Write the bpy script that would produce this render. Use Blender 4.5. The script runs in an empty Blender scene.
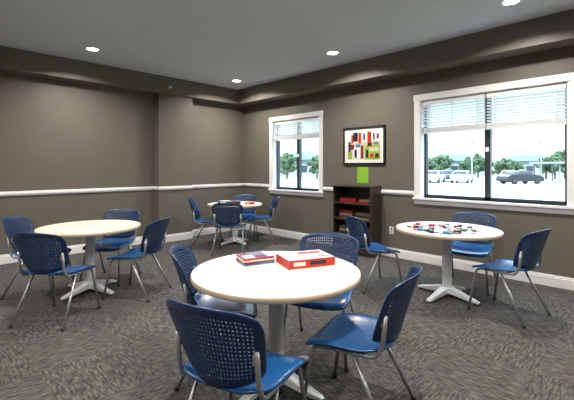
import bpy, math, random
from mathutils import Vector, Matrix
random.seed(7)
S2=math.sqrt(.5)
def W(lat,D,z=0.0): return Vector(((D+lat)*S2,(D-lat)*S2,z))
scene=bpy.context.scene
COL=scene.collection
# ------------------------------------------------------------ materials
def mat(name,col,rough=.5,metal=0,emit=None,es=0,spec=.5):
    m=bpy.data.materials.new(name); m.use_nodes=True
    b=m.node_tree.nodes['Principled BSDF']
    b.inputs['Base Color'].default_value=(*col,1); b.inputs['Roughness'].default_value=rough
    b.inputs['Metallic'].default_value=metal; b.inputs['Specular IOR Level'].default_value=spec
    if emit: b.inputs['Emission Color'].default_value=(*emit,1); b.inputs['Emission Strength'].default_value=es
    return m
def noisemat(name,c1,c2,scale=(1,1,1),ns=5,rough=.6,bump=0,detail=4,lo=.35,hi=.65,spec=.5,bscale=None):
    m=mat(name,c1,rough,spec=spec); nt=m.node_tree; N=nt.nodes; L=nt.links; b=N['Principled BSDF']
    tc=N.new('ShaderNodeTexCoord'); mp=N.new('ShaderNodeMapping'); mp.inputs['Scale'].default_value=scale
    no=N.new('ShaderNodeTexNoise'); no.inputs['Scale'].default_value=ns; no.inputs['Detail'].default_value=detail
    cr=N.new('ShaderNodeValToRGB'); cr.color_ramp.elements[0].position=lo; cr.color_ramp.elements[1].position=hi
    cr.color_ramp.elements[0].color=(*c1,1); cr.color_ramp.elements[1].color=(*c2,1)
    L.new(tc.outputs['Object'],mp.inputs[0]); L.new(mp.outputs[0],no.inputs[0]); L.new(no.outputs[0],cr.inputs[0]); L.new(cr.outputs[0],b.inputs['Base Color'])
    if bump:
        bp=N.new('ShaderNodeBump'); bp.inputs['Strength'].default_value=bump; bp.inputs['Distance'].default_value=.01
        n2=N.new('ShaderNodeTexNoise'); n2.inputs['Scale'].default_value=bscale or 60
        L.new(tc.outputs['Object'],n2.inputs[0]); L.new(n2.outputs[0],bp.inputs['Height']); L.new(bp.outputs[0],b.inputs['Normal'])
    return m
M={}
M['wall']=noisemat('wall_paint',(.134,.120,.098),(.142,.128,.106),ns=3,rough=.5,bump=.08,bscale=120,spec=.4)
M['ceil']=noisemat('ceiling_paint',(.58,.61,.65),(.60,.63,.67),ns=3,rough=.8,bump=.05,bscale=90)
M['white']=mat('white_trim',(.78,.79,.80),.35)
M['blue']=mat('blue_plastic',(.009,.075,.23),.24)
M['blue_shaded']=mat('blue_plastic_shaded',(.007,.030,.092),.34)  # same blue plastic for chair backs, backlit shade darkened into the colour
M['metal']=mat('grey_tube_metal',(.34,.35,.36),.35,.6)
M['black']=mat('black_rubber',(.02,.02,.02),.6)
M['base']=mat('table_base_paint',(.68,.70,.73),.35,.15)
M['wood']=noisemat('maple_laminate',(.78,.69,.57),(.83,.75,.64),scale=(1,14,1),ns=4,rough=.24)
M['edge']=mat('table_edge_band',(.56,.46,.34),.4)
M['espresso']=noisemat('espresso_wood',(.028,.019,.014),(.045,.030,.022),scale=(1,1,8),ns=6,rough=.45)
M['frame']=mat('bronze_window_frame',(.045,.05,.055),.4,.3)
M['blind']=mat('blind_white',(.72,.75,.78),.5)
M['emit']=mat('lamp_lens',(1,1,1),.5,0,(1,.93,.82),14)
for n,c in dict(red=(.50,.02,.015),dkred=(.18,.012,.010),yellow=(.75,.5,.04),green=(.22,.50,.04),lime=(.30,.42,.06),paperwhite=(.8,.8,.78),ink=(.015,.015,.02),sky=(.05,.22,.48),orange=(.7,.2,.03),cream=(.6,.54,.42),grey=(.18,.18,.19),teal=(.03,.2,.2),dkbrown=(.05,.03,.02),dimtan=(.16,.12,.08),dimblue=(.02,.06,.12)).items():
    M[n]=mat('print_'+n,c,.4)
def carpet():
    m=mat('carpet_tiles',(.1,.1,.1),.95,spec=.1); nt=m.node_tree; N=nt.nodes; L=nt.links; b=N['Principled BSDF']
    tc=N.new('ShaderNodeTexCoord')
    outs=[]
    for sc in ((13,70,1),(70,13,1)):
        mp=N.new('ShaderNodeMapping'); mp.inputs['Scale'].default_value=sc
        no=N.new('ShaderNodeTexNoise'); no.inputs['Scale'].default_value=1; no.inputs['Detail'].default_value=3; no.inputs['Roughness'].default_value=.6
        L.new(tc.outputs['Object'],mp.inputs[0]); L.new(mp.outputs[0],no.inputs[0]); outs.append(no.outputs[0])
    ch=N.new('ShaderNodeTexChecker'); ch.inputs['Scale'].default_value=1/.6; L.new(tc.outputs['Object'],ch.inputs[0])
    mx=N.new('ShaderNodeMix'); L.new(ch.outputs['Fac'],mx.inputs[0]); L.new(outs[0],mx.inputs[2]); L.new(outs[1],mx.inputs[3])
    n3=N.new('ShaderNodeTexNoise'); n3.inputs['Scale'].default_value=190; L.new(tc.outputs['Object'],n3.inputs[0])
    ad=N.new('ShaderNodeMath'); ad.operation='MULTIPLY_ADD'; ad.inputs[1].default_value=.25; L.new(n3.outputs[0],ad.inputs[0]); L.new(mx.outputs[0],ad.inputs[2])
    cr=N.new('ShaderNodeValToRGB'); e=cr.color_ramp.elements
    e[0].position=.49; e[0].color=(.036,.036,.038,1); e[1].position=.79; e[1].color=(.140,.130,.120,1)
    k=e.new(.63); k.color=(.074,.071,.068,1)
    L.new(ad.outputs[0],cr.inputs[0]); L.new(cr.outputs[0],b.inputs['Base Color'])
    bp=N.new('ShaderNodeBump'); bp.inputs['Strength'].default_value=.4; bp.inputs['Distance'].default_value=.006; L.new(n3.outputs[0],bp.inputs['Height']); L.new(bp.outputs[0],b.inputs['Normal'])
    return m
M['carpet']=carpet()
def glass():
    m=bpy.data.materials.new('window_glass'); m.use_nodes=True; nt=m.node_tree; N=nt.nodes; N.clear()
    o=N.new('ShaderNodeOutputMaterial'); mx=N.new('ShaderNodeMixShader'); t=N.new('ShaderNodeBsdfTransparent'); g=N.new('ShaderNodeBsdfGlossy')
    t.inputs[0].default_value=(.93,.97,.98,1); g.inputs['Roughness'].default_value=.02; mx.inputs[0].default_value=.05
    nt.links.new(t.outputs[0],mx.inputs[1]); nt.links.new(g.outputs[0],mx.inputs[2]); nt.links.new(mx.outputs[0],o.inputs[0]); return m
M['glass']=glass()
# ------------------------------------------------------------ mesh builder
class MB:
    def __init__(s): s.v=[]; s.f=[]; s.m=[]; s.sm=[]; s.mats=[]
    def mi(s,name):
        if name not in s.mats: s.mats.append(name)
        return s.mats.index(name)
    def add(s,vs,fs,mt,smooth=False,mtx=None):
        o=len(s.v)
        for p in vs:
            p=Vector(p); s.v.append(mtx@p if mtx else p)
        k=s.mi(mt)
        for f in fs: s.f.append([o+i for i in f]); s.m.append(k); s.sm.append(smooth)
    def box(s,a,b,mt,mtx=None):
        x0,y0,z0=a; x1,y1,z1=b
        vs=[(x0,y0,z0),(x1,y0,z0),(x1,y1,z0),(x0,y1,z0),(x0,y0,z1),(x1,y0,z1),(x1,y1,z1),(x0,y1,z1)]
        s.add(vs,[(3,2,1,0),(4,5,6,7),(0,1,5,4),(1,2,6,5),(2,3,7,6),(3,0,4,7)],mt,False,mtx)
    def lathe(s,prof,mt,n=24,c=(0,0,0),smooth=True,mtx=None):
        vs=[];fs=[]
        for r,z in prof:
            for i in range(n):
                a=2*math.pi*i/n; vs.append((c[0]+r*math.cos(a),c[1]+r*math.sin(a),c[2]+z))
        for j in range(len(prof)-1):
            for i in range(n):
                k=(i+1)%n; fs.append((j*n+i,j*n+k,(j+1)*n+k,(j+1)*n+i))
        s.add(vs,fs,mt,smooth,mtx)
        m=len(prof)-1
        s.add([vs[i] for i in range(n)],[tuple(reversed(range(n)))],mt,False,mtx)
        s.add([vs[m*n+i] for i in range(n)],[tuple(range(n))],mt,False,mtx)
    def tube(s,pts,r,mt,n=10,fil=.05,mtx=None,radii=None):
        P=[Vector(p) for p in pts]; path=[P[0]]
        for i in range(1,len(P)-1):
            a,b,c=P[i-1],P[i],P[i+1]; d=min(fil,(a-b).length*.45,(c-b).length*.45)
            p0=b+(a-b).normalized()*d; p2=b+(c-b).normalized()*d
            for k in range(6):
                t=k/5; path.append(p0*(1-t)**2+b*2*t*(1-t)+p2*t*t)
        path.append(P[-1])
        vs=[];fs=[]; T=(path[1]-path[0]).normalized(); u=T.orthogonal().normalized()
        for i,p in enumerate(path):
            T2=(path[min(i+1,len(path)-1)]-path[max(i-1,0)]).normalized()
            u=(u-T2*u.dot(T2)).normalized(); w=T2.cross(u)
            rr=r if not radii else radii[0]+(radii[1]-radii[0])*i/(len(path)-1)
            for k in range(n):
                a=2*math.pi*k/n; vs.append(p+u*math.cos(a)*rr+w*math.sin(a)*rr)
        for j in range(len(path)-1):
            for i in range(n):
                k=(i+1)%n; fs.append((j*n+i,j*n+k,(j+1)*n+k,(j+1)*n+i))
        fs.append(tuple(reversed(range(n)))); fs.append(tuple((len(path)-1)*n+i for i in range(n)))
        s.add(vs,fs,mt,True,mtx)
    def shell(s,fn,nx,ny,th,mt,perf=None,hr=.3):
        e=1e-3
        def pt(a,b,side):
            p=fn(a,b); du=fn(a+e,b)-fn(a-e,b); dv=fn(a,b+e)-fn(a,b-e); n=du.cross(dv).normalized()
            return p+n*side*th/2
        vs=[];fs=[]; idx={}
        def V(a,b,side):
            k=(round(a,5),round(b,5),side)
            if k not in idx: idx[k]=len(vs); vs.append(pt(a,b,side))
            return idx[k]
        for i in range(nx):
            for j in range(ny):
                a0,a1=-1+2*i/nx,-1+2*(i+1)/nx; b0,b1=-1+2*j/ny,-1+2*(j+1)/ny
                hole=perf and perf(i,j)
                if not hole:
                    fs.append((V(a0,b0,1),V(a1,b0,1),V(a1,b1,1),V(a0,b1,1)))
                    fs.append((V(a0,b1,-1),V(a1,b1,-1),V(a1,b0,-1),V(a0,b0,-1)))
                else:
                    ca,cb=(a0+a1)/2,(b0+b1)/2; ra,rb=(a1-a0)*hr,(b1-b0)*hr
                    R={}
                    for sd in (1,-1):
                        R[sd]=[V(ca+ra*math.cos(k*math.pi/4),cb+rb*math.sin(k*math.pi/4),sd) for k in range(8)]
                        C=[V(a1,b0,sd),V(a1,b1,sd),V(a0,b1,sd),V(a0,b0,sd)]
                        for q in range(4):
                            c0,c1=C[q],C[(q+1)%4]; m=R[sd][(2*q)%8]; p=R[sd][(2*q-1)%8]; nx_=R[sd][(2*q+1)%8]
                            for t in ((c0,c1,m),(c0,m,p),(c1,nx_,m)): fs.append(t if sd==1 else t[::-1])
                    for k in range(8):
                        fs.append((R[1][k],R[-1][k],R[-1][(k+1)%8],R[1][(k+1)%8])[::-1])
        for i in range(nx):
            a0,a1=-1+2*i/nx,-1+2*(i+1)/nx
            fs.append((V(a0,-1,-1),V(a1,-1,-1),V(a1,-1,1),V(a0,-1,1))); fs.append((V(a1,1,-1),V(a0,1,-1),V(a0,1,1),V(a1,1,1)))
        for j in range(ny):
            b0,b1=-1+2*j/ny,-1+2*(j+1)/ny
            fs.append((V(-1,b1,-1),V(-1,b0,-1),V(-1,b0,1),V(-1,b1,1))); fs.append((V(1,b0,-1),V(1,b1,-1),V(1,b1,1),V(1,b0,1)))
        s.add(vs,fs,mt,True)
    def mesh(s,name):
        me=bpy.data.meshes.new(name); me.from_pydata([tuple(p) for p in s.v],[],s.f)
        for n in s.mats: me.materials.append(M[n])
        me.polygons.foreach_set('material_index',s.m); me.polygons.foreach_set('use_smooth',s.sm); me.update(); return me
    def obj(s,name,loc=(0,0,0),rz=0):
        return inst(s.mesh(name),name,loc,rz)
def inst(me,name,loc=(0,0,0),rz=0):
    o=bpy.data.objects.new(name,me); o.location=loc; o.rotation_euler=(0,0,rz); COL.objects.link(o); return o
def bevel(o,w,seg=2):
    b=o.modifiers.new('bevel','BEVEL'); b.width=w; b.segments=seg; b.limit_method='ANGLE'; return o
# ------------------------------------------------------------ room
XC,YC=5.32,6.75; X0,Y0=-2.4,-2.4; ZS,ZT=2.8,3.11; T=.2
b=MB(); b.box((X0-T,Y0-T,-.12),(XC+T,YC+T,0),'carpet'); b.obj('floor')
b=MB(); b.box((X0-T,Y0-T,ZT),(XC+T,YC+T,ZT+.2),'ceil'); b.obj('ceiling')
b=MB(); b.box((X0,6.51,ZS),(XC,YC,ZT),'wall'); b.box((5.0,Y0,ZS),(XC,6.51,ZT),'wall'); b.obj('ceiling_soffit')
PX0,PX1,PY=3.2,3.9,6.56
b=MB(); b.box((X0-T,YC,0),(XC,YC+T,ZT),'wall'); b.box((PX0,PY,0),(PX1,YC,ZS),'wall'); b.obj('wall_left')
wins=[(4.47,5.74,.96,2.37),(.74,2.51,.96,2.40)]
b=MB()
b.box((XC,Y0-T,0),(XC+T,YC+T,.96),'wall'); b.box((XC,Y0-T,2.40),(XC+T,YC+T,ZT),'wall')
b.box((XC,Y0-T,.96),(XC+T,.74,2.40),'wall'); b.box((XC,2.51,.96),(XC+T,4.47,2.40),'wall'); b.box((XC,5.74,.96),(XC+T,YC+T,2.40),'wall'); b.box((XC,4.47,2.37),(XC+T,5.74,2.40),'wall')
b.obj('wall_right')
b=MB(); b.box((X0-T,Y0,0),(X0,YC,ZT),'wall'); b.obj('wall_back')
b=MB(); b.box((X0-T,Y0-T,0),(XC,Y0,ZT),'wall'); b.obj('wall_near')
def strip(name,runs,z0,z1,d,top=None):
    b=MB()
    for k,a,c,f in runs:
        for (za,zb,dd) in ([(z0,z1,d)] if not top else top):
            if k=='L': b.box((a,f-dd,za),(c,f,zb),'white')
            else: b.box((f-dd,a,za),(f,c,zb),'white')
    return bevel(b.obj(name),.004)
bt=[(0,.115,.016),(.115,.14,.010)]
strip('baseboard_left',[('L',X0,PX0-.016,YC),('R',PY-.016,YC,PX0),('L',PX0,PX1,PY),('L',PX1,XC-.016,YC)],0,.14,.016,bt)
strip('baseboard_right',[('R',Y0,YC,XC)],0,.14,.016,bt)
rt=[(.985,1.055,.016),(1.005,1.035,.026)]
strip('trim_1',[('L',X0,PX0-.016,YC),('R',PY-.016,YC,PX0),('L',PX0,PX1,PY),('L',PX1,XC-.026,YC)],0,0,0,rt)
strip('trim_2',[('R',5.835,YC,XC),('R',2.605,4.375,XC),('R',Y0,.645,XC)],0,0,0,rt)
for i,(ya,yb,za,zb) in enumerate(wins):
    b=MB(); cw=.09; fx=XC
    # interior casing
    b.box((fx-.02,ya-cw,za-.02),(fx,ya,zb+cw),'white'); b.box((fx-.02,yb,za-.02),(fx,yb+cw,zb+cw),'white')
    b.box((fx-.024,ya-cw-.01,zb),(fx,yb+cw+.01,zb+cw),'white')
    b.box((fx-.05,ya-cw-.015,za-.028),(fx+.1,yb+cw+.015,za),'white'); b.box((fx-.016,ya-cw,za-.095),(fx,yb+cw,za-.028),'white')
    # jamb lining
    b.box((fx,ya,za),(fx+.1,ya+.012,zb),'white'); b.box((fx,yb-.012,za),(fx+.1,yb,zb),'white'); b.box((fx,ya,zb-.012),(fx+.1,yb,zb),'white')
    # bronze frame
    f0,f1=fx+.10,fx+.17; w=.045; ym=(ya+yb)/2
    b.box((f0,ya,za),(f1,ya+w,zb),'frame'); b.box((f0,yb-w,za),(f1,yb,zb),'frame'); b.box((f0,ya,za),(f1,yb,za+w),'frame'); b.box((f0,ya,zb-w),(f1,yb,zb),'frame')
    b.box((f0,ym-.035,za),(f1,ym+.035,zb),'frame')
    b.box((f0+.03,ya+w,za+w),(f0+.036,yb-w,zb-w),'glass')
    b.box((f0-.015,ym-.02,1.62),(f0,ym+.02,1.68),'white')
    b.obj('window_%d'%(i+1))
def blind(ya,yb,ztop,zbot):
    b=MB(); x=XC+.045
    b.box((x-.035,ya,ztop-.06),(x+.03,yb,ztop),'blind')
    z=ztop-.085
    while z>zbot+.09:
        mt=Matrix.Translation((x,0,z))@Matrix.Rotation(math.radians(20),4,'Y')
        b.box((-.025,ya,-.0015),(.025,yb,.0015),'blind',mt); z-=.040
    z=zbot+.08
    while z>zbot+.02:
        b.box((x-.025,ya,z-.0022),(x+.025,yb,z+.0022),'blind'); z-=.006
    b.box((x-.025,ya,zbot),(x+.025,yb,zbot+.022),'blind')
    for q in (.12,.5,.88):
        yy=ya+(yb-ya)*q
        for xx in (x-.027,x+.027): b.box((xx-.001,yy-.006,zbot),(xx+.001,yy+.006,ztop-.05),'blind')
    b.tube([(x-.034,yb-.08,ztop-.05),(x-.036,yb-.08,zbot-.12)],.004,'blind',6)
    b.obj('window_blind')
blind(4.49,5.72,2.355,1.97); blind(.76,1.615,2.385,1.91); blind(1.635,2.49,2.385,1.91)
# ------------------------------------------------------------ downlights
LP=[(1.8,5.75),(4.45,5.85),(4.38,3.42),(4.32,1.07),(1.8,3.3),(1.8,1.0),(-.8,5.75),(-.8,3.3),(-.8,1.0),(4.3,-1.2),(1.8,-1.2)]
bm=MB(); bm.lathe([(.072,0),(.105,0),(.105,-.006),(.098,-.011),(.074,-.008),(.072,0)],'white',32)
bm.lathe([(.072,-.002),(.072,-.005)],'emit',32)
dl=bm.mesh('recessed_downlight')
for x,y in LP:
    inst(dl,'recessed_downlight',(x,y,ZT))
    l=bpy.data.lights.new('downlight_lamp','AREA'); l.shape='DISK'; l.size=.14; l.energy=31; l.color=(1,.94,.86); l.spread=math.radians(150)
    o=bpy.data.objects.new('downlight_lamp',l); o.location=(x,y,ZT-.02); COL.objects.link(o)
b=MB(); b.lathe([(.03,0),(.03,.006),(.012,.01),(.012,.04),(.02,.045)],'white',16,mtx=Matrix.Rotation(math.radians(90),4,'X')); b.obj('fire_sprinkler',(3.39,6.51,2.92))
# ------------------------------------------------------------ chair
def chairmesh():
    b=MB()
    def seat(s,t):
        cs=1-.10*abs(t)**5; ct=1-.10*abs(s)**5
        x=s*(.240+.014*t)*cs; y=t*.235*ct
        z=.455-.014*(1-s*s)*(1-.5*t*t)+.012*abs(s)**3
        if t>0: z-=.035*t**3
        if t<-.3: z+=.03*((-t-.3)/.7)**2
        z-=.012*max(abs(s),abs(t))**14
        return Vector((x,y,z))
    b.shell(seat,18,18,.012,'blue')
    def back(s,t):
        x=s*(.240+.024*t)*(1-.13*abs(t)**5)
        z=.662+t*.178*(1-.16*abs(s)**4)+.01*(1-s*s)*t
        h=(z-.5)/.34
        y=-.245-.10*h+.085*abs(s)**2.2*(1-.1*t) -.012*max(0,t)**4
        return Vector((-x,y,z))
    b.shell(back,30,19,.009,'blue_shaded',perf=lambda i,j:2<=i<28 and 2<=j<17 and not((i in(2,27)) and (j in (2,16))),hr=.31)
    r=.0115
    for sx in (-1,1):
        b.tube([(sx*.245,.235,0.012),(sx*.210,.170,.422),(sx*.212,-.18,.435),(sx*.212,-.215,.50),(sx*.212,-.232,.66)],r,'metal',10,.05)
        b.tube([(sx*.25,-.275,0.012),(sx*.210,-.06,.420)],r,'metal',10)
        b.lathe([(.015,0),(.015,.022),(.011,.026)],'black',10,c=(sx*.245,.235,0)); b.lathe([(.015,0),(.015,.022),(.011,.026)],'black',10,c=(sx*.25,-.275,0))
        b.box((sx*.205-.012,-.235,.60),(sx*.205+.012,-.20,.64),'metal')
    b.tube([(-.21,.10,.424),(.21,.10,.424)],.009,'metal',8); b.tube([(-.21,-.09,.424),(.21,-.09,.424)],.009,'metal',8)
    return b.mesh('plastic_chair')
CM=chairmesh()
def chair(lat,D,fl,fd):
    p=W(lat,D); f=W(fl,fd).normalized()
    inst(CM,'plastic_chair',p,math.atan2(-f.x,f.y))
for c in [(-.205,1.80,.45,.88),(.40,2.16,-.86,.5),(-.45,2.62,.99,.12),(.26,2.86,-.35,-.93),
          (-2.14,3.50,.12,.98),(-2.78,4.22,1,.1),(-2.22,4.68,-.1,-1),(-1.68,4.16,-.97,.15),
          (1.04,4.46,.97,.3),(2.16,4.42,-.6,-.75),(2.13,3.62,-.55,.83),
          (-1.42,6.72,1,.1),(-.94,6.2,.05,1),(-.50,7.1,-1,-.1),(-.86,7.42,.0,-1)]:
    chair(*c)
# ------------------------------------------------------------ tables
def table(lat,D,R,rot,grain=0):
    b=MB(); z=.74
    b.lathe([(R-.004,z-.032),(R,z-.028),(R,z-.004),(R-.004,z)],'edge',96)
    b.lathe([(R-.004,z-.001),(R-.0045,z+.0006)],'wood',96)
    b.lathe([(.20,z-.045),(.20,z-.033)],'black',32)
    b.lathe([(.075,.055),(.062,.085),(.050,.12),(.048,.60),(.055,.66),(.09,z-.045)],'base',28)
    for k in range(4):
        a=rot+k*math.pi/2; mt=Matrix.Rotation(a,4,'Z'); L_=min(.36,R*.66)
        secs=[(.0,.042,.05,.12),(.10,.040,.045,.105),(.22,.032,.030,.070),(L_-.02,.026,.018,.042),(L_,.020,.018,.034)]
        vs=[];fs=[]
        for x,w,z0,z1 in secs:
            vs+=[(x,-w,z0),(x,w,z0),(x,w,z1-.008),(x,w-.01,z1),(x,-w+.01,z1),(x,-w,z1-.008)]
        for i in range(len(secs)-1):
            for q in range(6): fs.append((i*6+q,i*6+(q+1)%6,(i+1)*6+(q+1)%6,(i+1)*6+q)[::-1])
        n=(len(secs)-1)*6; fs.append(tuple(n+q for q in range(6)))
        b.add(vs,fs,'base',False,mt)
        b.lathe([(.02,0),(.02,.02)],'black',12,c=(L_-.03,0,0),mtx=mt)
    return b.obj('round_table',W(lat,D),grain)
table(-.07,2.42,.54,math.radians(8)); table(-2.23,4.22,.53,math.radians(5),.3); table(1.745,4.06,.535,math.radians(35),.8); table(-.965,6.9,.5,math.radians(0))
# ------------------------------------------------------------ table-top objects
TZ=.7416
def gamebox(name,lat,D,w,d,h,rz,side,top,patches,lid=True):
    b=MB()
    b.box((-w/2,-d/2,0),(w/2,d/2,h),side)
    b.box((-w/2+.004,-d/2+.004,h),(w/2-.004,d/2-.004,h+.001),top)
    for (x0,y0,x1,y1,m) in patches: b.box((-w/2+x0*w,-d/2+y0*d,h+.001),(-w/2+x1*w,-d/2+y1*d,h+.0018),m)
    for (x0,x1,m) in ((.1,.35,'paperwhite'),(.45,.8,'ink')):
        b.box((-w/2+x0*w,-d/2-.0008,h*.3),(-w/2+x1*w,-d/2,h*.75),m)
    return b,W(lat,D,TZ),rz
b,l,r=gamebox('x',.125,2.58,.34,.24,.055,math.radians(-45+22),'red','paperwhite',[(.08,.12,.35,.8,'cream'),(.4,.6,.92,.88,'red'),(.45,.2,.6,.45,'cream'),(.7,.15,.92,.35,'grey')])
b.obj('board_game_box',l,r)
b=MB()
for k,(c,tp) in enumerate([('sky','paperwhite'),('dkred','cream'),('paperwhite','ink'),('red','sky')]):
    mt=Matrix.Rotation(math.radians([0,5,-3,1][k]),4,'Z'); z=k*.012
    b.box((-.11,-.09,z),(.11,.09,z+.0105),c,mt); b.box((-.108,-.088,z+.0105),(.108,.088,z+.012),tp,mt)
for (x0,y0,x1,y1,m) in [(-.10,-.08,-.03,.0,'paperwhite'),(-.02,-.08,.06,-.02,'dkred'),(.07,-.08,.10,.05,'paperwhite'),(-.10,.01,-.05,.08,'dkred'),(-.04,.0,.06,.08,'grey'),(.07,.06,.10,.08,'cream')]:
    b.box((x0,y0,.048),(x1,y1,.0488),m,Matrix.Rotation(math.radians(1),4,'Z'))
b.obj('magazine_stack',W(-.225,2.62,TZ),math.radians(-45+25))
b=MB(); rr=random.Random(11)
for i in range(80):
    a=rr.uniform(0,6.28); q=rr.uniform(0,1)**.5*.36
    x,y=q*math.cos(a)-.02,q*math.sin(a)
    m=rr.choice(['red','dkred','ink','ink','paperwhite','sky','red','teal'])
    if i%4==0:
        mt=Matrix.Translation((x,y,0))@Matrix.Rotation(rr.uniform(0,3),4,'Z'); b.box((-.032,-.045,.0),(.032,.045,.002),m,mt)
    else:
        h=.005*rr.choice([1,2,3,5]); b.lathe([(.024,.0022),(.026,.0032),(.026,.0022+h),(.024,.0032+h)],m,14,c=(x,y,0)); b.lathe([(.010,.0032+h),(.010,.0036+h)],'paperwhite',10,c=(x,y,0))
b.obj('game_chips_and_cards',W(1.72,4.06,TZ))
b,l,r=gamebox('x',-1.06,6.88,.40,.26,.05,math.radians(-45+5),'ink','sky',[(.1,.2,.5,.8,'paperwhite'),(.6,.2,.9,.8,'red')])
b.obj('board_game_box',l,r)
b,l,r=gamebox('x',-.68,6.8,.16,.12,.035,math.radians(-30),'red','yellow',[(.2,.2,.8,.8,'red')])
b.obj('card_box',l,r)
# ------------------------------------------------------------ bookshelf
b=MB(); sx0,sx1,sy0,sy1,sh=5.0,5.30,3.16,3.90,1.09; t=.02
b.box((sx0,sy0,0),(sx1,sy0+t,sh),'espresso'); b.box((sx0,sy1-t,0),(sx1,sy1,sh),'espresso'); b.box((sx0-.005,sy0-.005,sh),(sx1,sy1+.005,sh+.022),'espresso')
b.box((sx1-.008,sy0+t,0),(sx1,sy1-t,sh),'espresso')
SH=[.07,.31,.57,.83]
for z in SH: b.box((sx0,sy0+t,z-.02),(sx1-.008,sy1-t,z),'espresso')
b.box((sx0+.01,sy0+t,0),(sx0+.025,sy1-t,.05),'espresso')
b.obj('bookshelf')
b=MB(); rr=random.Random(8)
cs=['dkred','dkbrown','dimtan','grey','dkred','ink','cream','dimblue','dimtan','dkbrown']
for si,z in enumerate(SH):
    y=sy0+t+.04
    for w in ((.29,.27) if si in (0,2) else (.22,.34)):
        zz=z+.001
        for k in range([3,3,3,2][si]):
            h=rr.uniform(.025,.05); b.box((sx0+.03+rr.uniform(0,.03),y,zz),(sx1-.04,y+w-rr.uniform(0,.03),zz+h),rr.choice(cs)); zz+=h
        y+=w+.03
b.obj('books_and_games')
# ------------------------------------------------------------ framed picture & note
b=MB(); y0,y1,z0,z1=3.09,3.905,1.46,2.09; x=XC; fw=.028
b.box((x-.012,y0,z0),(x,y1,z1),'paperwhite')
for a,c in (((x-.028,y0,z0),(x,y1,z0+fw)),((x-.028,y0,z1-fw),(x,y1,z1)),((x-.028,y0,z0),(x,y0+fw,z1)),((x-.028,y1-fw,z0),(x,y1,z1))): b.box(a,c,'ink')
arts=[(.11,.14,.89,.86,'cream'),(.11,.60,.24,.86,'paperwhite'),(.11,.14,.22,.35,'lime'),(.13,.34,.18,.62,'ink'),(.20,.58,.25,.80,'red'),(.25,.62,.36,.86,'ink'),(.24,.16,.42,.48,'paperwhite'),(.28,.18,.34,.40,'ink'),(.38,.56,.44,.84,'red'),(.44,.16,.50,.50,'dkred'),(.47,.60,.58,.86,'paperwhite'),(.50,.64,.54,.82,'ink'),(.60,.56,.68,.86,'red'),(.70,.60,.89,.86,'paperwhite'),(.73,.64,.77,.82,'ink'),(.81,.66,.86,.80,'dkred'),(.54,.14,.89,.50,'lime'),(.56,.18,.62,.38,'ink'),(.64,.34,.86,.44,'cream'),(.66,.18,.74,.28,'red'),(.78,.18,.86,.28,'ink'),(.60,.48,.70,.56,'ink'),(.32,.46,.42,.54,'sky'),(.19,.40,.27,.54,'dkred'),(.74,.52,.84,.58,'grey')]
for k,(u0,v0,u1,v1,m) in enumerate(arts):
    h=.0125+.0004*k; b.box((x-h,y1-u1*(y1-y0),z0+v0*(z1-z0)),(x-.011,y1-u0*(y1-y0),z0+v1*(z1-z0)),m)
b.obj('framed_picture')
b=MB(); b.box((XC-.0015,3.41,1.15),(XC,3.63,1.42),'green'); b.box((XC-.002,3.46,1.33),(XC-.0014,3.58,1.37),'lime'); b.box((XC-.002,3.44,1.24),(XC-.0014,3.6,1.25),'lime'); b.obj('paper_notice')
b=MB(); b.box((XC-.006,2.95,.36),(XC,3.02,.475),'white'); b.box((XC-.008,2.97,.375),(XC-.005,3.0,.41),'grey'); b.box((XC-.008,2.97,.425),(XC-.005,3.0,.46),'grey'); b.obj('power_outlet')
# ------------------------------------------------------------ exterior
M['pave']=noisemat('pavement',(.26,.27,.28),(.34,.35,.36),ns=.2,rough=.9)
M['grass']=noisemat('grass',(.09,.16,.045),(.13,.2,.07),ns=2,rough=.95)
M['leaf']=noisemat('foliage',(.020,.045,.015),(.055,.095,.035),ns=3,rough=.8)
M['bark']=noisemat('bark',(.10,.08,.06),(.16,.13,.10),ns=8,rough=.9)
M['stucco']=mat('stucco',(.26,.26,.25),.9); M['roof']=mat('roof_blue_grey',(.05,.075,.095),.7); M['darkglass']=mat('dark_glass',(.03,.04,.05),.1)
M['carwhite']=mat('car_white',(.4,.4,.4),.25); M['cardark']=mat('car_dark',(.015,.015,.017),.25); M['caryel']=mat('car_yellow',(.5,.26,.015),.3)
b=MB(); b.box((-60,-120,-.5),(220,220,-.35),'pave'); b.obj('ground')
b=MB(); b.box((6.5,-30,-.35),(12,60,-.33),'grass'); b.obj('lawn')
Z0=-.35
def P(u,D): return (u-287)/372*D
def building(u,D,w,d,h,floors=1,rz=-60):
    b=MB(); b.box((-w/2,-d/2,0),(w/2,d/2,h),'stucco')
    b.box((-w/2-.5,-d/2-.5,h),(w/2+.5,d/2+.5,h+.35),'roof')
    vs=[(-w/2-.6,-d/2-.6,h+.35),(w/2+.6,-d/2-.6,h+.35),(w/2+.6,d/2+.6,h+.35),(-w/2-.6,d/2+.6,h+.35),(-w/2+d*.4,0,h+1.9),(w/2-d*.4,0,h+1.9)]
    b.add(vs,[(0,1,5,4),(1,2,5),(2,3,4,5),(3,0,4)],'roof')
    n=int(w/3)
    for fl in range(floors):
        zz=.9+fl*3
        for i in range(n):
            x=-w/2+1+i*3
            b.box((x,-d/2-.03,zz),(x+1.5,-d/2,zz+1.3),'darkglass'); b.box((x-.1,-d/2-.06,zz-.1),(x+1.6,-d/2-.02,zz),'stucco')
    b.obj('building',W(P(u,D),D,Z0),math.radians(rz))
building(455,84,11,7,3.0); building(528,90,11,7,3.0); building(303,74,8,6,3.0)
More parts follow.
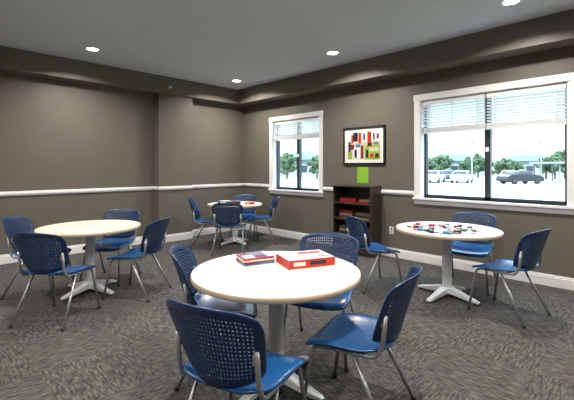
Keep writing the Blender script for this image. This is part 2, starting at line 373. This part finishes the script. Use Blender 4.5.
def tree(lat,D,h,seed):
    rr=random.Random(seed); b=MB(); b.tube([(0,0,-.02),(.05,0,h*.3),(0,.1,h*.6)],.15,'bark',8,radii=(.16,.08))
    for k in range(3):
        a=k*2.1; b.tube([(0,.05,h*.35),(math.cos(a)*h*.2,math.sin(a)*h*.2,h*.65)],.06,'bark',6)
    import bmesh
    for k in range(60):
        a=rr.uniform(0,6.28); q=rr.uniform(0,.40)*h; zc=h*rr.uniform(.32,.90)*(1-.25*(q/(.4*h))); R=h*rr.uniform(.045,.10)
        bb=bmesh.new(); bmesh.ops.create_icosphere(bb,subdivisions=2,radius=R)
        vs=[(v.co*rr.uniform(.6,1.4)+Vector((q*math.cos(a),q*math.sin(a),zc))) for v in bb.verts]; bb.verts.index_update()
        fs=[[v.index for v in f.verts] for f in bb.faces]; bb.free(); b.add(vs,fs,'leaf')
    b.obj('tree',W(lat,D,Z0))
for i,(u,D,h) in enumerate([(431,60,3.6),(440,64,4.6),(468,60,3.8),(478,64,4.8),(499,62,3.4),(505,58,3.8),(546,60,3.6),(555,58,4.6),(565,62,5.4),(575,58,4.4),(279,56,3.8),(287,60,4.6),(317,58,4.0),(516,66,3.2)]): tree(P(u,D),D,h,i)
def lamppost(u,D,h):
    b=MB(); b.lathe([(.18,0),(.18,.5),(.08,.52),(.05,h)],'grey',12); b.box((-.7,-.05,h-.05),(.7,.05,h+.03),'grey'); b.box((-.95,-.15,h-.06),(-.5,.15,h+.06),'grey'); b.box((.5,-.15,h-.06),(.95,.15,h+.06),'grey')
    b.obj('street_lamp',W(P(u,D),D,Z0),.3)
lamppost(472,50,5.2); lamppost(541,52,5.4)
def carport(u,D,w):
    b=MB()
    for x in (-w/2,0,w/2):
        for y in (-2,2): b.box((x-.08,y-.08,0),(x+.08,y+.08,2.3),'grey')
    b.box((-w/2-.5,-2.6,2.3),(w/2+.5,2.6,2.5),'stucco'); b.obj('carport',W(P(u,D),D,Z0),math.radians(-70))
carport(556,47,4)
def car(u,D,col,rz):
    b=MB()
    prof=[(-2.2,.30),(-2.28,.55),(-2.2,.85),(-1.95,.98),(-1.35,1.02),(-.75,1.40),(-.3,1.47),(.4,1.45),(.75,1.34),(1.25,1.0),(1.9,.9),(2.2,.75),(2.28,.5),(2.2,.3)]
    n=len(prof)
    def wd(z): return .88 if z<1.03 else .88-.5*(z-1.03)
    vs=[(x,-wd(z),z) for x,z in prof]+[(x,wd(z),z) for x,z in prof]
    b.add(vs,[tuple(range(n)),tuple(reversed(range(n,2*n)))]+[(i,i+n,(i+1)%n+n,(i+1)%n) for i in range(n)],col,False)
    for sg in (-1,1):
        q=[(-1.1,1.05),(-.68,1.33),(.6,1.34),(1.02,1.05)]
        o_=[(x,sg*(wd(z)+.012),z) for x,z in q]; b.add(o_,[(0,1,2,3),(3,2,1,0)],'darkglass')
    b.add([(-1.38,-.75,1.06),(-1.38,.75,1.06),(-.84,.66,1.39),(-.84,-.66,1.39)],[(0,1,2,3),(3,2,1,0)],'darkglass'); b.add([(1.27,-.75,1.04),(1.27,.75,1.04),(.84,.66,1.34),(.84,-.66,1.34)],[(0,1,2,3),(3,2,1,0)],'darkglass')
    for x in (-1.4,1.4):
        for y in (-.82,.82): b.lathe([(.33,-.1),(.33,.1)],'black',18,mtx=Matrix.Translation((x,y,.33))@Matrix.Rotation(math.pi/2,4,'X'))
    b.obj('car',W(P(u,D),D,Z0),rz)
car(520,41,'cardark',math.radians(-35)); car(509,47,'caryel',math.radians(10)); car(434,45,'carwhite',math.radians(10)); car(448,49,'cardark',math.radians(10)); car(462,44,'carwhite',math.radians(10))
# ------------------------------------------------------------ world & lights
w=bpy.data.worlds.new('world'); scene.world=w; w.use_nodes=True; N=w.node_tree.nodes; L=w.node_tree.links; bg=N['Background']
tc=N.new('ShaderNodeTexCoord'); sp=N.new('ShaderNodeSeparateXYZ'); cr=N.new('ShaderNodeValToRGB')
e=cr.color_ramp.elements
e[0].position=0; e[0].color=(.125,.135,.14,1); e[1].position=.55; e[1].color=(.66,.83,1,1)
k=e.new(.18); k.color=(.105,.130,.155,1)
L.new(tc.outputs['Generated'],sp.inputs[0]); L.new(sp.outputs[2],cr.inputs[0]); L.new(cr.outputs[0],bg.inputs[0]); bg.inputs[1].default_value=8.5
s=bpy.data.lights.new('sun','SUN'); s.energy=1.5; s.angle=.01; s.color=(1,.96,.9); so=bpy.data.objects.new('sun',s); so.rotation_euler=Vector((.55,.25,-.7)).to_track_quat('-Z','Y').to_euler(); so.location=(0,0,20); COL.objects.link(so)
for i,(ya,yb,za,zb) in enumerate(wins):
    l=bpy.data.lights.new('window_portal','AREA'); l.shape='RECTANGLE'; l.size=zb-za; l.size_y=yb-ya; l.cycles.is_portal=True
    o=bpy.data.objects.new('window_portal',l); o.location=(XC+.19,(ya+yb)/2,(za+zb)/2); o.rotation_euler=(0,math.radians(90),0); COL.objects.link(o)
# ------------------------------------------------------------ camera
c=bpy.data.cameras.new('camera'); c.sensor_width=36; c.lens=372/574*36; c.shift_y=-32/574; c.clip_end=500; c.clip_start=.05
co=bpy.data.objects.new('camera',c); co.location=(0,0,1.4); co.rotation_euler=(math.radians(90),0,math.radians(-45)); COL.objects.link(co); scene.camera=co
scene.view_settings.view_transform='Standard'; scene.view_settings.look='None'; scene.view_settings.exposure=.62
